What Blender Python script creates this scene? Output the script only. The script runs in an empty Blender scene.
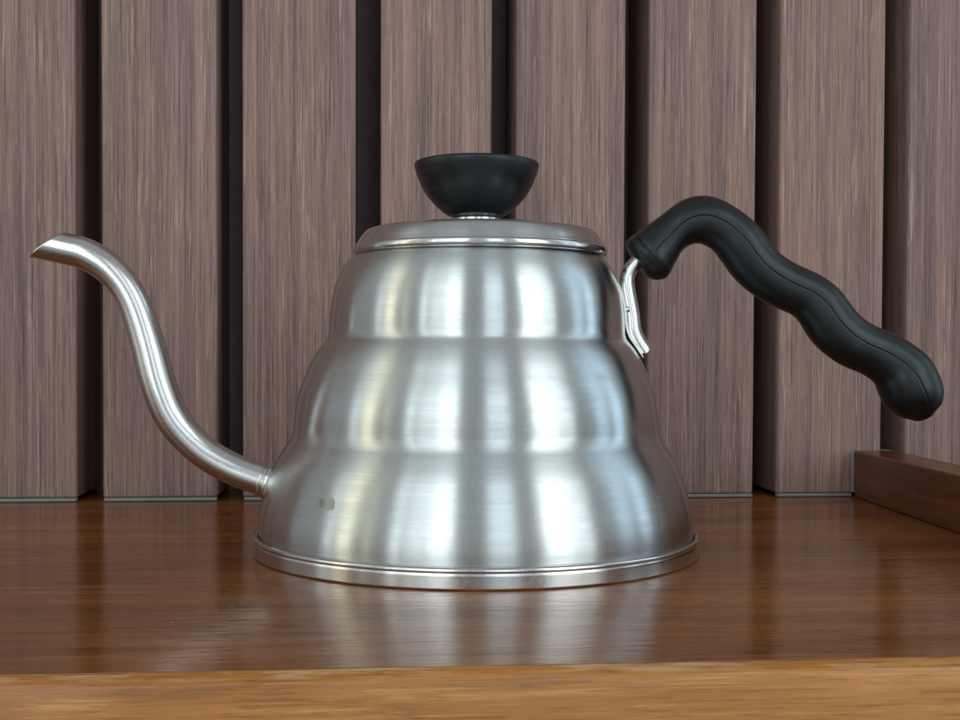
import bpy, bmesh, math, random
from mathutils import Vector, Matrix
random.seed(7)
S = bpy.context.scene
COL = S.collection
R = math.radians

# ------------------------------------------------------------------ camera
cam_d = bpy.data.cameras.new('camera')
cam = bpy.data.objects.new('camera', cam_d); COL.objects.link(cam)
S.camera = cam
yaw, pitch, roll = R(5.0), R(-1.5), R(0.2)
fw = Vector((math.sin(yaw)*math.cos(pitch), math.cos(yaw)*math.cos(pitch), math.sin(pitch)))
rt = Vector((math.cos(yaw), -math.sin(yaw), 0)); up = rt.cross(fw)
rt2 = rt*math.cos(roll) + up*math.sin(roll); up2 = up*math.cos(roll) - rt*math.sin(roll)
m = Matrix((rt2, up2, -fw)).transposed().to_4x4(); m.translation = Vector((0, 0, .0640))
cam.matrix_world = m
cam_d.sensor_width = 36; cam_d.lens = 1221/960*36
cam_d.shift_y = 25/960
cam_d.clip_start = .01; cam_d.clip_end = 50

# ------------------------------------------------------------------ world and exposure
W = bpy.data.worlds.new('World'); S.world = W; W.use_nodes = True
bg = W.node_tree.nodes['Background']
bg.inputs['Color'].default_value = (.93, .98, 1.0, 1); bg.inputs['Strength'].default_value = .39
S.view_settings.view_transform = 'Standard'; S.view_settings.look = 'None'
S.view_settings.exposure = 0; S.view_settings.gamma = 1

AX = Vector((.03370, .39707, 0))            # foot of the kettle's axis
AZ = R(4.851)                               # the kettle's spout-handle plane faces the camera

# ------------------------------------------------------------------ lamps: the window bays in front of the kettle
def window_lamp(az, width_deg, dist, z0, z1, rad, color):
    a = R(az) + math.pi + AZ
    # azimuth 0 looks from the kettle to the camera, positive to the right of the picture
    d = Vector((-math.sin(-R(az) + AZ), -math.cos(-R(az) + AZ), 0))
    w = 2*dist*math.tan(R(width_deg/2)); h = z1 - z0
    ld = bpy.data.lights.new('window_light', 'AREA'); ld.shape = 'RECTANGLE'
    ld.size = w; ld.size_y = h; ld.energy = rad*math.pi*w*h; ld.color = color
    o = bpy.data.objects.new('window_light', ld); COL.objects.link(o)
    o.location = AX + d*dist + Vector((0, 0, (z0+z1)/2))
    o.rotation_euler = (-d).to_track_quat('-Z', 'Y').to_euler()
    return o
COOL = (.78, .91, 1.0); WHITE = (.88, .97, 1.0); BLUE = (.55, .80, 1.0); YEL = (1.0, .95, .66)
for a in (
    (-79, 6, 1.7, -.07, 1.6, 1.3, WHITE),
    (-69, 8, 1.7, -.07, 1.6, 1.9, YEL),
    (-55.5, 2.5, 1.8, -.07, 1.6, 1.1, YEL),
    (-40.6, 4.4, 1.9, -.07, 1.75, 2.3, WHITE),
    (-29.8, 11, 1.9, -.07, 1.75, 1.5, WHITE),
    (-17.7, 12, 1.9, -.07, 1.75, 2.7, WHITE),
    (13, 14, 1.9, -.07, 1.75, 1.6, COOL),
    (42, 16, 1.9, -.07, 1.75, 2.9, WHITE),
    (55.6, 10, 1.9, -.07, 1.75, 1.8, WHITE),
    (82, 9, 1.7, -.07, 1.6, 1.2, BLUE),
    (96, 8, 1.7, -.07, 1.6, 1.8, BLUE),
): window_lamp(*a)

# ------------------------------------------------------------------ helpers
def link(name, me, mat=None, parent=None):
    o = bpy.data.objects.new(name, me); COL.objects.link(o)
    if mat: me.materials.append(mat)
    if parent: o.parent = parent
    return o
def mesh(name, vs, fs, mat=None, parent=None, smooth=True, recalc=True):
    me = bpy.data.meshes.new(name); me.from_pydata(vs, [], fs)
    if recalc:
        bm = bmesh.new(); bm.from_mesh(me); bmesh.ops.recalc_face_normals(bm, faces=bm.faces)
        bm.to_mesh(me); bm.free()
    if smooth: me.polygons.foreach_set('use_smooth', [True]*len(me.polygons))
    me.update()
    return link(name, me, mat, parent)
def empty(name, loc, rz, label, cat):
    o = bpy.data.objects.new(name, None); COL.objects.link(o); o.empty_display_size = .02
    o.location = loc; o.rotation_euler = (0, 0, rz); o['label'] = label; o['category'] = cat
    return o
def catmull(P, n=8):
    out = []
    k = len(P[0])
    for i in range(len(P)-1):
        p0 = P[i-1] if i else tuple(2*a-b for a, b in zip(P[0], P[1]))
        p1, p2 = P[i], P[i+1]
        p3 = P[i+2] if i+2 < len(P) else tuple(2*a-b for a, b in zip(P[-1], P[-2]))
        for j in range(n):
            t = j/n
            out.append(tuple(.5*(2*p1[c] + (p2[c]-p0[c])*t + (2*p0[c]-5*p1[c]+4*p2[c]-p3[c])*t*t
                       + (3*p1[c]-p0[c]-3*p2[c]+p3[c])*t**3) for c in range(k)))
    out.append(tuple(P[-1])); return out
def lathe(name, prof, mat, parent, seg=160, smooth=True, sharp=35, off=(0, 0)):
    vs, fs = [], []
    ring = []
    for r, z in prof:
        r *= .001; z *= .001
        if r < 1e-6:
            ring.append([len(vs)]); vs.append((off[0]*.001, off[1]*.001, z))
        else:
            ring.append(list(range(len(vs), len(vs)+seg)))
            for k in range(seg):
                a = 2*math.pi*k/seg
                vs.append((r*math.cos(a)+off[0]*.001, r*math.sin(a)+off[1]*.001, z))
    for A, B in zip(ring, ring[1:]):
        for k in range(seg):
            l = (k+1) % seg
            if len(A) == 1: fs.append((A[0], B[k], B[l]))
            elif len(B) == 1: fs.append((A[k], B[0], A[l]))
            else: fs.append((A[k], B[k], B[l], A[l]))
    o = mesh(name, vs, fs, mat, parent, smooth)
    o.data.set_sharp_from_angle(angle=R(sharp))
    return o
def sweep(name, rings, mat, parent, caps=(True, True), sharp=60):
    """rings: lists of points (mm) of equal length, joined into a tube"""
    n = len(rings[0]); vs = [tuple(c*.001 for c in p) for r in rings for p in r]; fs = []
    for i in range(len(rings)-1):
        for k in range(n):
            l = (k+1) % n
            fs.append((i*n+k, i*n+l, (i+1)*n+l, (i+1)*n+k))
    if caps[0]: fs.append(tuple(range(n)))
    if caps[1]: fs.append(tuple(range((len(rings)-1)*n, len(rings)*n)))
    o = mesh(name, vs, fs, mat, parent)
    o.data.set_sharp_from_angle(angle=R(sharp))
    return o
def tube_rings(path, n=40, depth=None, sect=None):
    """path: (x, z, r) in the kettle's plane"""
    rings = []
    for i, (x, z, r) in enumerate(path):
        a = path[max(0, i-1)]; b = path[min(len(path)-1, i+1)]
        t = Vector((b[0]-a[0], 0, b[1]-a[1])).normalized(); nn = Vector((-t.z, 0, t.x))
        ring = []
        for k in range(n):
            th = 2*math.pi*k/n; c, s = math.cos(th), math.sin(th)
            if sect: c, s = sect(th)
            d = depth if depth else r
            ring.append((x+nn.x*r*c, d*s, z+nn.z*r*c))
        rings.append(ring)
    return rings
def box(name, x0, x1, y0, y1, z0, z1, mat, parent, bev=.0008, seg=3):
    bm = bmesh.new(); bmesh.ops.create_cube(bm, size=1)
    for v in bm.verts:
        v.co = Vector(((x0+x1)/2 + v.co.x*(x1-x0), (y0+y1)/2 + v.co.y*(y1-y0), (z0+z1)/2 + v.co.z*(z1-z0)))
    if bev: bmesh.ops.bevel(bm, geom=bm.edges[:], offset=bev, segments=seg, affect='EDGES', profile=.5)
    me = bpy.data.meshes.new(name); bm.to_mesh(me); bm.free()
    me.polygons.foreach_set('use_smooth', [max(abs(c) for c in p.normal) < .999 for p in me.polygons])
    return link(name, me, mat, parent)

# ------------------------------------------------------------------ materials
class NT:
    def __init__(s, name):
        s.m = bpy.data.materials.new(name); s.m.use_nodes = True
        s.t = s.m.node_tree; s.b = s.t.nodes['Principled BSDF']
    def n(s, typ, **kw):
        o = s.t.nodes.new('ShaderNode'+typ)
        for k, v in kw.items():
            if k in o.inputs and not hasattr(o, k): o.inputs[k].default_value = v
            else: setattr(o, k, v)
        return o
    def l(s, a, b): s.t.links.new(a, b)
    def coord(s, scale, obj=True, rnd=0, out='Object'):
        tc = s.n('TexCoord'); v = tc.outputs[out]
        if rnd:
            oi = s.n('ObjectInfo'); c = s.n('CombineXYZ')
            mm = s.n('Math', operation='MULTIPLY'); mm.inputs[1].default_value = rnd
            s.l(oi.outputs['Random'], mm.inputs[0])
            for i in range(3): s.l(mm.outputs[0], c.inputs[i])
            ad = s.n('VectorMath', operation='ADD'); s.l(v, ad.inputs[0]); s.l(c.outputs[0], ad.inputs[1]); v = ad.outputs[0]
        mp = s.n('Mapping'); mp.inputs['Scale'].default_value = scale; s.l(v, mp.inputs[0]); return mp.outputs[0]
    def noise(s, v, scale=1, detail=4, rough=.5, dist=0):
        o = s.n('TexNoise'); o.inputs['Scale'].default_value = scale; o.inputs['Detail'].default_value = detail
        o.inputs['Roughness'].default_value = rough; o.inputs['Distortion'].default_value = dist
        s.l(v, o.inputs['Vector']); return o.outputs['Fac']
    def ramp(s, f, stops):
        o = s.n('ValToRGB'); e = o.color_ramp.elements
        while len(e) < len(stops): e.new(.5)
        for q, (p, c) in zip(e, stops):
            q.position = p; q.color = (*c, 1) if len(c) == 3 else c
        s.l(f, o.inputs[0]); return o.outputs[0]
    def mix(s, f, a, b, mode='MIX'):
        o = s.n('Mix', data_type='RGBA', blend_type=mode)
        for sock, v in ((o.inputs[0], f), (o.inputs[6], a), (o.inputs[7], b)):
            if hasattr(v, 'node'): s.l(v, sock)
            else: sock.default_value = v if not isinstance(v, tuple) else (*v, 1)
        return o.outputs[2]
    def mapr(s, f, a, b, c, d):
        o = s.n('MapRange'); 
        for i, v in enumerate((a, b, c, d)):
            if hasattr(v, 'node'): s.l(v, o.inputs[i+1])
            else: o.inputs[i+1].default_value = v
        s.l(f, o.inputs[0]); return o.outputs[0]
    def bump(s, f, strength, dist, prev=None):
        o = s.n('Bump'); o.inputs['Strength'].default_value = strength; o.inputs['Distance'].default_value = dist
        s.l(f, o.inputs['Height'])
        if prev: s.l(prev, o.inputs['Normal'])
        return o.outputs[0]
    def set(s, **kw):
        for k, v in kw.items():
            i = s.b.inputs[k.replace('_', ' ')]
            if hasattr(v, 'node'): s.l(v, i)
            else: i.default_value = (*v, 1) if isinstance(v, tuple) and len(v) == 3 else v
        return s.m
g = lambda v: (v, v, v)

def steel_brushed(name='brushed_steel', r0=.27, r1=.33):
    t = NT(name)
    tc = t.n('TexCoord'); sp = t.n('SeparateXYZ'); t.l(tc.outputs['Object'], sp.inputs[0])
    at = t.n('Math', operation='ARCTAN2'); t.l(sp.outputs[1], at.inputs[0]); t.l(sp.outputs[0], at.inputs[1])
    def cyl(a, z):
        c = t.n('CombineXYZ'); m1 = t.n('Math', operation='MULTIPLY'); m2 = t.n('Math', operation='MULTIPLY')
        m1.inputs[1].default_value = a; m2.inputs[1].default_value = z
        t.l(at.outputs[0], m1.inputs[0]); t.l(sp.outputs[2], m2.inputs[0])
        t.l(m1.outputs[0], c.inputs[0]); t.l(m2.outputs[0], c.inputs[2]); return c.outputs[0]
    fine = t.noise(cyl(3.5, 2600), 1, 3, .6)
    mid = t.noise(cyl(1.2, 500), 1, 3, .6)
    cloud = t.noise(t.coord((28, 28, 28)), 1, 3, .55)
    speck = t.n('TexVoronoi'); speck.inputs['Scale'].default_value = 130; speck.inputs['Randomness'].default_value = 1
    t.l(tc.outputs['Object'], speck.inputs['Vector'])
    sf = t.mapr(speck.outputs['Distance'], .03, .05, 1, 0)
    wn = t.n('SeparateColor'); t.l(speck.outputs['Color'], wn.inputs[0])
    keep = t.mapr(wn.outputs[0], .86, .88, 0, .5)
    sm = t.n('Math', operation='MULTIPLY'); t.l(sf, sm.inputs[0]); t.l(keep, sm.inputs[1])
    col = t.ramp(fine, [(.3, (.565, .61, .615)), (.7, (.66, .705, .705))])
    col = t.mix(t.mapr(cloud, .35, .7, 0, .25), col, (.52, .51, .48))
    col = t.mix(sm.outputs[0], col, (.85, .85, .83))
    smudge = t.noise(t.coord((60, 60, 75)), 1, 6, .7, 1.2)
    tg = t.n('Tangent', direction_type='RADIAL', axis='Z')
    t.l(tg.outputs[0], t.b.inputs['Tangent'])
    rr0 = t.mapr(mid, .3, .7, r0, r1); sg = t.mapr(smudge, .58, .70, 0, .05)
    ra = t.n('Math', operation='ADD'); t.l(rr0, ra.inputs[0]); t.l(sg, ra.inputs[1]); rr = ra.outputs[0]
    nb = t.bump(cloud, .10, .0006); nb = t.bump(fine, .018, .00003, nb)
    return t.set(Base_Color=col, Metallic=1.0, Roughness=rr, Anisotropic=.95, Anisotropic_Rotation=.25, Normal=nb)
def steel_plain(name, col, rough, wob=.0, scale=60):
    t = NT(name)
    n1 = t.noise(t.coord((scale, scale, scale)), 1, 4, .6)
    fine = t.noise(t.coord((900, 900, 900)), 1, 2, .6)
    c = t.ramp(n1, [(.3, tuple(x*.88 for x in col)), (.7, col)])
    r = t.mapr(fine, .3, .7, rough*.85, rough*1.15)
    nb = t.bump(n1, wob, .0006)
    return t.set(Base_Color=c, Metallic=1.0, Roughness=r, Normal=nb)
def black_plastic():
    t = NT('black_plastic')
    f = t.noise(t.coord((2500, 2500, 2500)), 1, 2, .6); n1 = t.noise(t.coord((90, 90, 90)), 1, 5, .6)
    c = t.ramp(n1, [(.35, (.004, .0045, .005)), (.75, (.007, .008, .009))])
    sc2 = t.noise(t.coord((260, 260, 900)), 1, 3, .6, .5); area = t.mapr(t.noise(t.coord((70, 70, 70)), 1, 2, .5), .60, .66, 0, 1)
    mm = t.n('Math', operation='MULTIPLY'); t.l(t.mapr(sc2, .62, .68, 0, .5), mm.inputs[0]); t.l(area, mm.inputs[1])
    c = t.mix(mm.outputs[0], c, (.09, .10, .10))
    return t.set(Base_Color=c, Roughness=t.mapr(n1, .3, .75, .32, .40), Normal=t.bump(f, .12, .00005), Specular_IOR_Level=.5, Specular_Tint=(.82, .97, 1.0, 1))
def slat_wood():
    t = NT('mauve_brown_slat')
    v = t.coord((1, 1, 1), rnd=7)
    def sc(x, y, z):
        mp = t.n('Mapping'); mp.inputs['Scale'].default_value = (x, y, z); t.l(v, mp.inputs[0]); return mp.outputs[0]
    big = t.noise(sc(95, 95, 3), 1, 4, .55, .3)
    streak = t.noise(sc(560, 560, 6), 1, 5, .65, .7)
    short = t.noise(sc(1100, 1100, 30), 1, 3, .6, .5)
    dens = t.noise(sc(130, 130, 14), 1, 2, .5)
    dark = t.noise(sc(1500, 1500, 18), 1, 3, .6, .4)
    fine = t.noise(sc(2600, 2600, 150), 1, 3, .6)
    base = t.ramp(big, [(.34, (.190, .110, .095)), (.50, (.270, .156, .128)), (.66, (.365, .216, .168))])
    oi = t.n('ObjectInfo'); base = t.mix(t.mapr(oi.outputs['Random'], 0, 1, .0, .28), base, (.15, .085, .080))
    c = t.mix(t.mapr(streak, .51, .63, 0, .5), base, (.47, .285, .215))
    c = t.mix(t.mapr(streak, .46, .37, 0, .50), c, (.115, .072, .074))
    c = t.mix(t.mapr(short, .57, .62, 0, t.mapr(dens, .42, .60, 0, .55)), c, (.58, .39, .30))
    c = t.mix(t.mapr(dark, .43, .36, 0, .65), c, (.045, .026, .026))
    c = t.mix(.14, c, t.ramp(fine, [(.3, g(.05)), (.7, g(.50))]))
    nb = t.bump(short, .30, .00035); nb = t.bump(streak, .25, .0004, nb)
    return t.set(Base_Color=c, Roughness=t.mapr(fine, .3, .7, .48, .65), Normal=nb, Specular_IOR_Level=.22)
def shelf_wood(name, dark, midc, light, rough, coat=.6, pore=1.0, ripple=0, worn=False):
    t = NT(name)
    def sc(x, y, z): return t.coord((x, y, z))
    big = t.noise(sc(4.5, 26, 26), 1, 4, .55, .9)
    streak = t.noise(sc(12, 170, 170), 1, 5, .6, .5)
    fine = t.noise(sc(60, 1100, 1100), 1, 3, .6)
    pores = t.noise(sc(95, 900, 900), 1, 2, .5)
    wave = t.noise(sc(14, 22, 22), 1, 3, .5)
    c = t.ramp(big, [(.25, dark), (.52, midc), (.78, light)])
    c = t.mix(t.mapr(streak, .52, .75, 0, .55), c, tuple(min(1, x*1.35) for x in light))
    c = t.mix(t.mapr(streak, .46, .28, 0, .6), c, tuple(x*.55 for x in dark))
    c = t.mix(t.mapr(pores, .62, .70, 0, .55*pore), c, tuple(x*.3 for x in dark))
    c = t.mix(.12, c, t.ramp(fine, [(.3, g(0)), (.7, light)]))
    nb = t.bump(wave, .15, .0008); nb = t.bump(streak, .16, .0003, nb); nb = t.bump(t.mapr(pores, .60, .70, 1, 0), .25*pore, .00010, nb)
    if ripple:
        rp = t.noise(sc(70, 420, 420), 1, 3, .6); patch = t.mapr(t.noise(sc(9, 16, 16), 1, 3, .6), .40, .66, .15, 1)
        mm = t.n('Math', operation='MULTIPLY'); t.l(rp, mm.inputs[0]); t.l(patch, mm.inputs[1])
        nb = t.bump(mm.outputs[0], ripple, .00032, nb)
        vo = t.n('TexVoronoi'); vo.inputs['Scale'].default_value = 95; t.l(t.coord((1, 1, 1)), vo.inputs['Vector'])
        vc = t.n('SeparateColor'); t.l(vo.outputs['Color'], vc.inputs[0])
        kp = t.mapr(vc.outputs[1], .80, .82, 0, 1); rad = t.mapr(vc.outputs[2], 0, 1, .03, .075)
        ds = t.mapr(vo.outputs['Distance'], t_sub(t, rad), rad, 1, 0)
        mu = t.n('Math', operation='MULTIPLY'); t.l(kp, mu.inputs[0]); t.l(ds, mu.inputs[1])
        isl = t.mapr(vc.outputs[0], .60, .62, 0, 1)
        c = t.mix(mu.outputs[0], c, t.mix(isl, (.42, .36, .30), (.018, .008, .004)))
        dent = t.mapr(t.noise(sc(22, 85, 85), 1, 4, .6), .68, .74, 0, .7)
        c = t.mix(dent, c, tuple(x*.35 for x in dark))
        scr = t.noise(sc(15, 1400, 1400), 1, 2, .5)
        nb = t.bump(t.mapr(scr, .66, .72, 1, 0), .10, .00005, nb)
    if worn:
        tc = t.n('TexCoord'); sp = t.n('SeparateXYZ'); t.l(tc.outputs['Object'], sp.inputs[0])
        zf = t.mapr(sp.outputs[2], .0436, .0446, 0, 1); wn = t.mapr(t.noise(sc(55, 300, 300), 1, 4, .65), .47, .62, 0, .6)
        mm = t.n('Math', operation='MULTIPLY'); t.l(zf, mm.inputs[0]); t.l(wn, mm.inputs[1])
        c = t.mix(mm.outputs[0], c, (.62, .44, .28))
        gr = t.noise(sc(22, 1100, 1100), 1, 5, .7); c = t.mix(t.mapr(gr, .47, .36, 0, .6), c, tuple(x*.5 for x in midc)); c = t.mix(t.mapr(gr, .55, .66, 0, .5), c, (.62, .34, .12))
        spot = t.mapr(t.noise(sc(26, 95, 95), 1, 5, .7), .66, .74, 0, .75)
        c = t.mix(spot, c, (.07, .028, .012))
    return t.set(Base_Color=c, Roughness=t.mapr(wave, .3, .7, rough*.85, rough*1.2), Normal=nb,
                 Coat_Weight=coat, Coat_Roughness=rough*.6, Specular_IOR_Level=.42)
def t_sub(t, v):
    m_ = t.n('Math', operation='SUBTRACT'); t.l(v, m_.inputs[0]); m_.inputs[1].default_value = .012; return m_.outputs[0]
def flat(name, col, rough=.6, metal=0):
    t = NT(name); n1 = t.noise(t.coord((150, 150, 150)), 1, 5, .6)
    return t.set(Base_Color=t.ramp(n1, [(.3, tuple(x*.8 for x in col)), (.7, col)]), Roughness=rough, Metallic=metal)

M_steel = steel_brushed()
M_rim = steel_plain('satin_steel', (.66, .66, .65), .19, .05, 120)
M_spout = steel_plain('spout_steel', (.66, .66, .65), .24, .03, 90)
M_chrome = steel_plain('polished_steel', (.80, .80, .78), .20, .0, 200)
M_lid = steel_brushed('lid_steel', .17, .22)
M_black = black_plastic()
M_groove = flat('dark_parting_line', (.004, .004, .005), .8)
M_slat = slat_wood()
M_back = flat('dark_backing', (.22, .17, .18), .7)
M_shelf = shelf_wood('varnished_shelf_wood', (.115, .034, .009), (.228, .077, .019), (.34, .128, .034), .15, .0, 1.0, .5)
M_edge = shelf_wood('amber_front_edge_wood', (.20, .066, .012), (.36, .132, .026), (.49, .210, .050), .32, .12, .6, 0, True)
M_rail = shelf_wood('dark_rail_wood', (.060, .017, .006), (.135, .040, .013), (.23, .075, .025), .28, .0)
M_caulk = flat('grey_sealant', (.24, .24, .24), .55)
M_dust = flat('dusty_ledge', (.20, .20, .20), .7)

# ------------------------------------------------------------------ wooden shelf
YW = .5315
shelf = empty('wooden_shelf', (0, .388, -.045), 0,
              'glossy dark brown varnished wooden shelf under the kettle with an amber front edge', 'shelf')
def sbox(name, x0, x1, y0, y1, z0, z1, mat, par, bev, seg=3):
    L = par.location
    return box(name, x0-L.x, x1-L.x, y0-L.y, y1-L.y, z0-L.z, z1-L.z, mat, par, bev, seg)
# top board with a softly rounded nose; the front strip is a separate board butted under the nose
sbox('top_board', -.62, .75, .2475, .596, -.045, 0, M_shelf, shelf, .00012, 2)
def front_strip():
    prof = [(.24745, -.00008), (.2452, -.0005), (.2441, -.0016), (.2436, -.0032), (.2434, -.0447), (.2440, -.0450), (.2473, -.0450), (.24745, -.0012)]
    L = shelf.location; xs = [-.62 + i*1.37/160 for i in range(161)]; vs, fs = [], []
    for x in xs:
        w = .00030*math.sin(x*61) + .00022*math.sin(x*173+1) + .00012*math.sin(x*411)
        for j, (y, z) in enumerate(prof):
            wy = w if j < 6 else 0
            vs.append((x-L.x, y+wy-L.y, z + (.4*w if 1 <= j <= 3 else 0) - L.z))
    n = len(prof)
    for i in range(160):
        for k in range(n):
            l = (k+1) % n; fs.append((i*n+k, i*n+l, (i+1)*n+l, (i+1)*n+k))
    fs += [tuple(range(n)), tuple(range(160*n, 161*n))]
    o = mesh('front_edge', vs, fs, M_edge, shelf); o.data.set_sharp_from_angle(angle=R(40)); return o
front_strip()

# ------------------------------------------------------------------ raised rail on the right
rail = empty('raised_rail', (.2203, .46, 0), R(-3.4),
             'low dark wooden rail standing on the shelf at the far right', 'rail')
def rbox(name, x0, x1, y0, y1, z0, z1, mat, bev, seg=3):
    return box(name, x0, x1, y0, y1, z0, z1, mat, rail, bev, seg)
rbox('rail_board', -.0705, .215, -.0092, .0092, 0.0001, .0208, M_rail, .0006).rotation_euler = (0, 0, R(-90))
e_ = rbox('rail_end', -.0031, .0031, -.020, .022, 0.0001, .0206, M_dust, .0004)
e_.rotation_euler = (0, 0, R(3.4)); e_.location = Matrix.Rotation(R(3.4), 3, 'Z') @ Vector((.2311-.2203, .5537-.46, 0))

# ------------------------------------------------------------------ slatted wall
wall = empty('slatted_wall', (.05, YW, 0), 0,
             'wall of vertical mauve brown wooden slats with dark grooves behind the kettle', 'wall')
x0, pitch_, gap = -.1255, .05890, .0108
slat_me = None
for i in range(-5, 12):
    a = x0 + gap + pitch_*i; b = x0 + pitch_*(i+1)
    if slat_me is None:
        z0 = .0016; w = b - a
        s = box('slat', 0, w, 0, .046, z0, .95, M_slat, wall, .0011, 3); slat_me = s.data
    else:
        s = bpy.data.objects.new('slat', slat_me); COL.objects.link(s); s.parent = wall
    zz = 0.0
    if a < .2315 < b or a > .2315: pass
    s.location = (a - wall.location.x, random.uniform(-.0003, .0003), zz)
bk = box('back_panel', -.46, .62, .0465, .060, -.02, .95, M_back, wall, 0)
# pale sealant along the foot of each slat in view
for i in range(-2, 7):
    a = x0 + gap + pitch_*i; b = x0 + pitch_*(i+1)
    if i == 6: continue
    hi = b if i != 5 else .2146
    c = box('sealant_bead', a+.0004-wall.location.x, hi-.0002-wall.location.x, -.0011, .0035, .0001, .0016, M_caulk, wall, .0005, 2)
c = box('sealant_bead', .2141-wall.location.x, .2154-wall.location.x, -.0013, .0006, .0020, .0200, M_caulk, wall, .0004, 2)

# ------------------------------------------------------------------ the kettle
kettle = empty('kettle', AX, -AZ,
               'brushed steel gooseneck kettle with a wavy black handle standing on the shelf', 'kettle')
b1 = [(70.05, 5.2), (70.1, 9), (69.75, 12.4), (69.1, 15.5), (68.3, 18.5), (66.6, 24), (64.7, 29), (62.45, 33), (59.95, 36.8)]
b2 = [(59.15, 38.9), (58.75, 44.5), (57.9, 49.4), (56.7, 53.7), (55.0, 57.9), (53.3, 61.7), (51.1, 65.4), (48.4, 68.7)]
b3 = [(48.05, 70.6), (47.75, 76), (47.2, 80.5), (46.35, 84.7), (44.7, 89.2), (42.5, 92.8), (40.6, 94.7), (38.2, 95.6), (35.5, 95.9)]
prof = [(0, 3.0), (69.6, 3.0)] + catmull(b1, 6) + catmull(b2, 6) + catmull(b3, 6)
# soften the two waists
for _ in range(1):
    prof = prof[:3] + [((a[0]+2*b[0]+c[0])/4, (a[1]+2*b[1]+c[1])/4) for a, b, c in zip(prof[2:], prof[3:], prof[4:])] + prof[-1:]
body = lathe('body', prof, M_steel, kettle, 256, sharp=50)
rim = lathe('base_rim', [(66, .9), (70.3, .25), (71.4, 0.0), (71.85, .12), (72.0, .45), (72.0, .7), (72.0, 3.8), (72.0, 4.3), (71.86, 4.55), (71.86, 4.65), (72.0, 4.9), (72.05, 5.3), (71.95, 5.75), (71.6, 6.1), (71.1, 6.25), (70.7, 6.15), (70.4, 5.8), (70.3, 5.2), (70.25, 4.6), (69.0, 4.2)],
            M_rim, kettle, 256, sharp=70)

# lid > bead, knob > , knob screw
lid = lathe('lid', [(36, 95.6), (37.5, 98.3), (39.2, 97.8), (40.15, 97.9)] + [(40.45, 98.2)] + catmull([(40.3, 98.5), (39.9, 99.1), (39.0, 100.6), (37.9, 102.1), (36.6, 103.3), (34.8, 103.85), (32, 104.25), (28, 104.65), (20, 105.15), (10, 105.5)], 4) + [(0, 105.6)],
            M_lid, kettle, 200, sharp=60, off=(0, 0))
lid.location = (.0009, 0, 0)
bead = lathe('lid_bead', [(38.3, 97.0), (38.9, 95.7), (39.7, 95.3), (40.6, 95.35), (41.05, 95.75), (41.3, 96.4), (41.3, 97.2), (41.1, 97.8), (40.75, 98.15), (40.3, 98.2), (39.4, 97.8)],
             M_rim, lid, 200, sharp=70)
kn = catmull([(7.6, 108.15), (9.4, 108.7), (11.5, 110.2), (13.8, 112.3), (16.1, 115.0), (17.9, 118.0), (19.2, 121.0), (19.95, 123.3), (20.2, 124.5)], 4) + [(20.25, 124.9), (20.15, 125.35), (19.8, 125.7), (19.0, 125.95), (12, 126.2), (0, 126.25)]
kn = [(0, 108.15)] + kn
knob = lathe('knob', kn, M_black, lid, 160, sharp=50); knob.location = (-.0012, 0, 0)
sc_ = lathe('knob_base', [(0, 105.0), (7.9, 105.0), (7.9, 107.0), (7.7, 107.9), (7.3, 108.4), (0, 108.5)], M_chrome, lid, 96, sharp=50)
sc_.location = (-.0012, 0, 0)

# spout
SP = [(-152, 100.0, 4.45), (-146.2, 99.7, 4.48), (-140.3, 98.8, 4.5), (-133.8, 97.38, 4.55), (-128.4, 96.1, 4.57), (-123.2, 93.5, 4.55), (-119.0, 90.3, 4.5), (-114.8, 85.4, 4.42), (-111.6, 79.6, 4.5),
      (-109.0, 72.5, 4.72), (-106.5, 63.8, 4.98), (-104.7, 56.5, 5.12), (-102.6, 49.8, 5.15), (-99.6, 43.0, 5.02), (-94.8, 36.6, 4.8), (-87.8, 30.4, 4.62), (-79.3, 25.7, 4.57), (-70, 22.3, 4.66), (-62, 20.0, 4.7)]
spath = catmull(SP, 6)
rings = tube_rings(spath, 56)
n = 56
A = Vector((-145.8, 0, 94.7)); B = Vector((-133.1, 0, 102.6))
d = (B-A).normalized(); nrm = Vector((-d.z, 0, d.x))      # points up and to the left
I0 = 30
for k in range(n):                                         # oblique mouth: every long line starts on the cutting plane
    line = [Vector(rings[i][k]) for i in range(I0+1)]
    sd = [(p-A).dot(nrm) for p in line]
    sc0 = 0
    for i in range(I0):
        if sd[i] > 0 >= sd[i+1]: sc0 = i + sd[i]/(sd[i]-sd[i+1])
    for i in range(I0):
        q_ = sc0 + (I0-sc0)*i/I0; j = int(q_); f_ = q_-j
        rings[i][k] = tuple(line[j].lerp(line[j+1], f_))
vs = [tuple(c*.001 for c in p) for r in rings for p in r]; fs = []
for i in range(len(rings)-1):
    for k in range(n):
        l = (k+1) % n; fs.append((i*n+k, i*n+l, (i+1)*n+l, (i+1)*n+k))
me = bpy.data.meshes.new('spout'); me.from_pydata(vs, [], fs)
bm = bmesh.new(); bm.from_mesh(me)
bmesh.ops.recalc_face_normals(bm, faces=bm.faces)
bm.to_mesh(me); bm.free()
me.polygons.foreach_set('use_smooth', [True]*len(me.polygons))
spout = link('spout', me, M_spout, kettle)
md = spout.modifiers.new('wall', 'SOLIDIFY'); md.thickness = .0006; md.offset = -1
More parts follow.
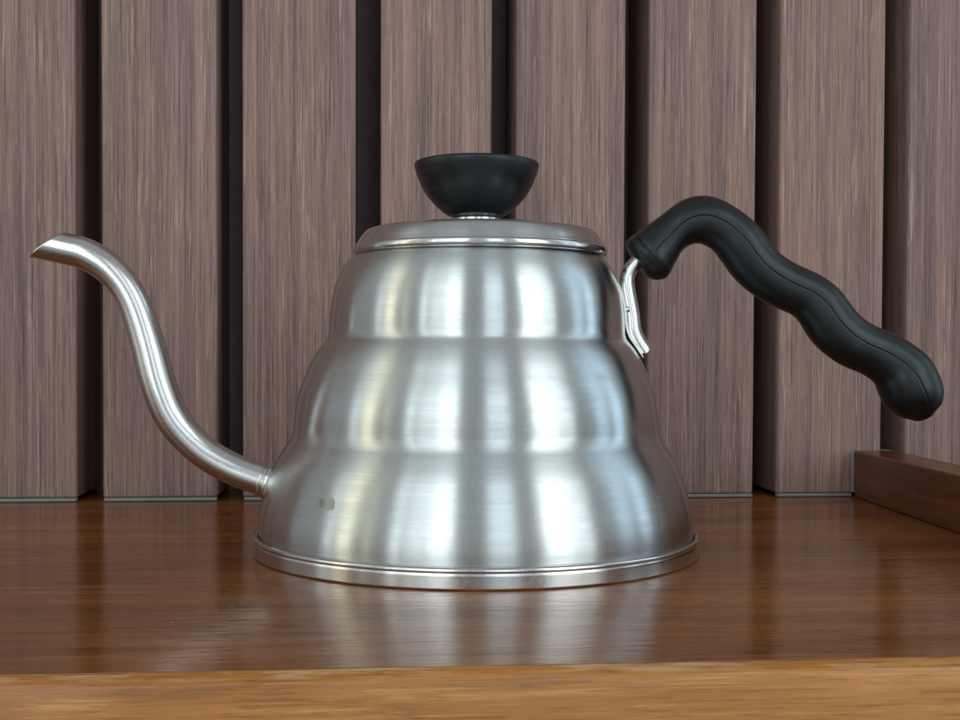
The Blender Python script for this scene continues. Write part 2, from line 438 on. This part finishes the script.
# collar ring where the spout meets the body: a lathe about the spout's axis
cp = Vector((-.0688, 0, .0219)); cd = Vector((8.0, 0, -2.5)).normalized()
col_ = lathe('collar', catmull([(4.5, -2.2), (5.1, -2.1), (5.45, -1.5), (5.1, -.8), (5.15, -.5), (5.8, .1), (5.95, .9), (5.6, 1.5), (5.8, 2.2), (6.6, 3.4), (7.2, 5.2)], 4), M_rim, spout, 72, sharp=80)
q = Vector((0, 0, 1)).rotation_difference(cd); col_.rotation_mode = 'QUATERNION'; col_.rotation_quaternion = q; col_.location = cp

# handle
HP = [(48.42, 99.03, 55.66, 88.98), (50.03, 101.64, 59.9, 87.7), (54.57, 104.9, 63.15, 89.99), (59.97, 109.14, 64.74, 94.22), (65.25, 113.21, 67.0, 97.8), (69.79, 115.01, 69.91, 99.6), (74.67, 115.35, 72.52, 99.87), (79.89, 113.75, 75.13, 98.97), (85.45, 110.53, 77.26, 97.35), (90.94, 106.01, 80.39, 93.3), (95.32, 100.18, 83.53, 89.09), (98.06, 97.1, 87.97, 84.87), (101.9, 94.36, 93.22, 81.31), (106.49, 92.1, 98.8, 78.56), (111.73, 89.68, 103.22, 76.62), (117.16, 85.79, 105.7, 73.86), (120.64, 81.41, 108.36, 69.63), (124.28, 77.02, 112.32, 65.24), (128.89, 73.78, 118.91, 60.53), (134.47, 71.35, 125.81, 57.62), (140.72, 68.25, 130.1, 54.69), (147.32, 62.92, 131.77, 51.1), (151.35, 55.09, 133.78, 47.18), (151.75, 49.2, 138.08, 43.76), (149.51, 45.6, 142.68, 42.46)]
ctrl = [((a+c)/2, (b_+d_)/2, (a-c)/2, (b_-d_)/2) for a, b_, c, d_ in HP]
st = catmull(ctrl[1:], 5)
for _ in range(1):
    st = [st[0]] + [tuple((p[i]+2*q_[i]+r_[i])/4 for i in range(4)) for p, q_, r_ in zip(st, st[1:], st[2:])] + [st[-1]]
angs = []
N = 64
for k in range(N): angs.append(2*math.pi*k/N)
seam = [R(-90+4), R(90-4)]
for s_ in seam:
    for dd in (-3.2, -1.4, 0, 1.4, 3.2): angs.append(s_ + R(dd))
angs = sorted(set(round(a % (2*math.pi), 5) for a in angs))
# drop regular angles that crowd the seam
def near(a): return min(abs((a - s_ + math.pi) % (2*math.pi) - math.pi) for s_ in seam)
special = [round((s_+R(dd)) % (2*math.pi), 5) for s_ in seam for dd in (-3.2, -1.4, 0, 1.4, 3.2)]
angs = [a for a in angs if a in special or near(a) > R(4.2)]
def hring(c, scale=1., groove=0., push=(0, 0), seam_on=True):
    cx, cz, ux, uz = c; hw = math.hypot(ux, uz); dep = hw*1.02
    ring = []
    for a in angs:
        co, si = math.cos(a), math.sin(a)
        co2 = math.copysign(abs(co)**.93, co); si2 = math.copysign(abs(si)**.93, si)
        k = scale - groove/hw
        if seam_on and near(a) < R(1.0): k -= .20/hw
        ring.append((cx + ux*co2*k + push[0], dep*si2*k, cz + uz*co2*k + push[1]))
    return ring
f0 = ctrl[0]; c0 = st[0]
ax = Vector((c0[0]-f0[0], 0, c0[1]-f0[1])).normalized()
# the flat end face with a rounded edge, then the small step line around the end
face_u = Vector((4.1, 0, -6.0)).normalized(); axis = Vector((.826, 0, .563))
def at_end(t, hw): # circle perpendicular to the axis at distance t from the face
    c = Vector((52.3, 0, 94.1)) + axis*t
    return (c.x, c.z, -face_u.x*hw, -face_u.z*hw)
R_ = []
def end_ring(t, lo, up, inset=0, **k):
    c = Vector((52.3, 0, 94.1)) + axis*t + face_u*((lo+up)/2); hw = (lo-up)/2 - inset
    return hring((c.x, c.z, -face_u.x*hw, -face_u.z*hw), **k)
for q in ((-.5, 3.6, -3.6), (-.5, 5.0, -5.6), (-.3, 6.0, -6.5), (.2, 6.9, -7.1), (1.0, 7.9, -7.5), (2.0, 8.8, -7.7), (3.0, 9.3, -7.8)):
    R_.append(end_ring(*q, seam_on=False))
R_.append(end_ring(3.15, 9.4, -7.8, .25, seam_on=False)); R_.append(end_ring(3.4, 9.5, -7.8, .25, seam_on=False))
R_.append(end_ring(3.55, 9.55, -7.85, seam_on=False))
for q in ((4.6, 9.7, -7.9), (5.8, 9.4, -7.9), (7.0, 8.8, -7.9), (8.2, 8.1, -7.95)):
    R_.append(end_ring(*q))
# swept body; skip stations that lie before the end cylinder
for c in st:
    tt = (Vector((c[0], 0, c[1]))-Vector((52.3, 0, 94.1))).dot(axis)
    if tt < 11.8 and c[0] < 75: continue
    R_.append(hring(c))
last = st[-1]; tip = Vector((146.6, 0, 43.3))
prev = st[-2]
for s_, mv in ((.93, .3), (.75, .75), (.5, 1.05), (.25, 1.2)):
    dx = Vector((last[0]-st[-4][0], 0, last[1]-st[-4][1])).normalized()*mv
    R_.append(hring((last[0], last[1], last[2]*s_, last[3]*s_), push=(dx.x, dx.z)))
handle = sweep('handle', R_, M_black, kettle, sharp=70)

# polished bracket between the handle and the body
rod = catmull([(57.5, 98.4, 2.2), (54.6, 96.2, 2.2), (52.0, 93.9, 2.25), (49.9, 91.4, 2.35), (48.8, 88.6, 2.45), (48.9, 85.4, 2.55), (49.6, 81.3, 2.6), (50.5, 76.2, 2.6), (51.0, 71.8, 2.65), (52.2, 68.6, 2.75), (53.6, 66.3, 2.8), (54.4, 65.2, 2.75), (54.8, 64.6, 2.4), (54.95, 64.3, 1.7), (55.0, 64.2, .8)], 6)
def sect(th):
    c, s = math.cos(th), math.sin(th)
    return c, s
bracket = sweep('bracket', tube_rings(rod, 64, depth=3.1, sect=sect), M_chrome, handle, sharp=80)
# thin pad welded to the body under the bracket
pl = catmull([(43.2, 90.9, .35), (45.4, 86.4, .55), (46.9, 81.8, .65), (47.7, 77.0, .7), (48.1, 72.6, .75), (49.3, 69.3, .8), (51.3, 66.3, .75), (53.0, 63.7, .6), (53.6, 62.8, .3)], 5)
plate = sweep('mounting_plate', tube_rings(pl, 40, depth=5.6, sect=lambda th: (math.copysign(abs(math.cos(th))**.7, math.cos(th)), math.copysign(abs(math.sin(th))**.7, math.sin(th)))), M_chrome, handle, sharp=80)
for (wx, wz, wr) in ((48.3, 78.2, .7),):
    for sy in (-1, 1):
        bm = bmesh.new(); bmesh.ops.create_icosphere(bm, subdivisions=3, radius=wr*.001)
        for v in bm.verts: v.co.z *= 1.5; v.co += Vector((wx*.001, sy*.0034, wz*.001))
        me = bpy.data.meshes.new('weld_bead'); bm.to_mesh(me); bm.free()
        me.polygons.foreach_set('use_smooth', [True]*len(me.polygons))
        link('weld_bead', me, M_chrome, handle)

# ------------------------------------------------------------------ small mark stamped on the lower left of the body
def body_radius(z):
    for a, b in zip(prof[2:], prof[3:]):
        if a[1] <= z <= b[1]: return a[0] + (b[0]-a[0])*(z-a[1])/max(1e-6, b[1]-a[1])
    return 60
def on_body(x, z, lift):
    r = body_radius(z) + lift
    return (x*.001, -math.sqrt(max(0, r*r - x*x))*.001, z*.001)
def decal(name, cx, cz, pts, mat, hole=None):
    vs = [on_body(cx+px, cz+pz, .06) for px, pz in pts]
    if hole:
        vs += [on_body(cx+px, cz+pz, .06) for px, pz in hole]; n_ = len(pts)
        fs_ = [(i, (i+1) % n_, n_+(i+1) % n_, n_+i) for i in range(n_)]
    else:
        vs.append(on_body(cx, cz, .07)); n_ = len(pts)
        fs_ = [(i, (i+1) % n_, n_) for i in range(n_)]
    return mesh(name, vs, fs_, mat, kettle)
def rrect(w, h, p=4, n_=40):
    out = []
    for k in range(n_):
        a = 2*math.pi*k/n_; c, s = math.cos(a), math.sin(a)
        out.append((w*math.copysign(abs(c)**(2/p), c), h*math.copysign(abs(s)**(2/p), s)))
    return out
M_mark = flat('etched_mark', (.40, .41, .38), .40, .9)
M_scr = flat('etched_line', (.50, .52, .54), .45, 1)
decal('stamp_mark', -42.9, 21.2, rrect(2.7, 1.75), M_mark)
decal('stamp_mark', -44.0, 21.1, rrect(.9, 1.2), flat('etched_shade', (.28, .29, .27), .42, .9))
decal('etched_outline', 56.4, 9.2, rrect(.55, 1.5, 2.4), M_scr, rrect(.38, 1.28, 2.4))
decal('etched_outline', 53.3, 20.6, rrect(.8, 1.5, 2.2), M_scr, rrect(.66, 1.32, 2.2))
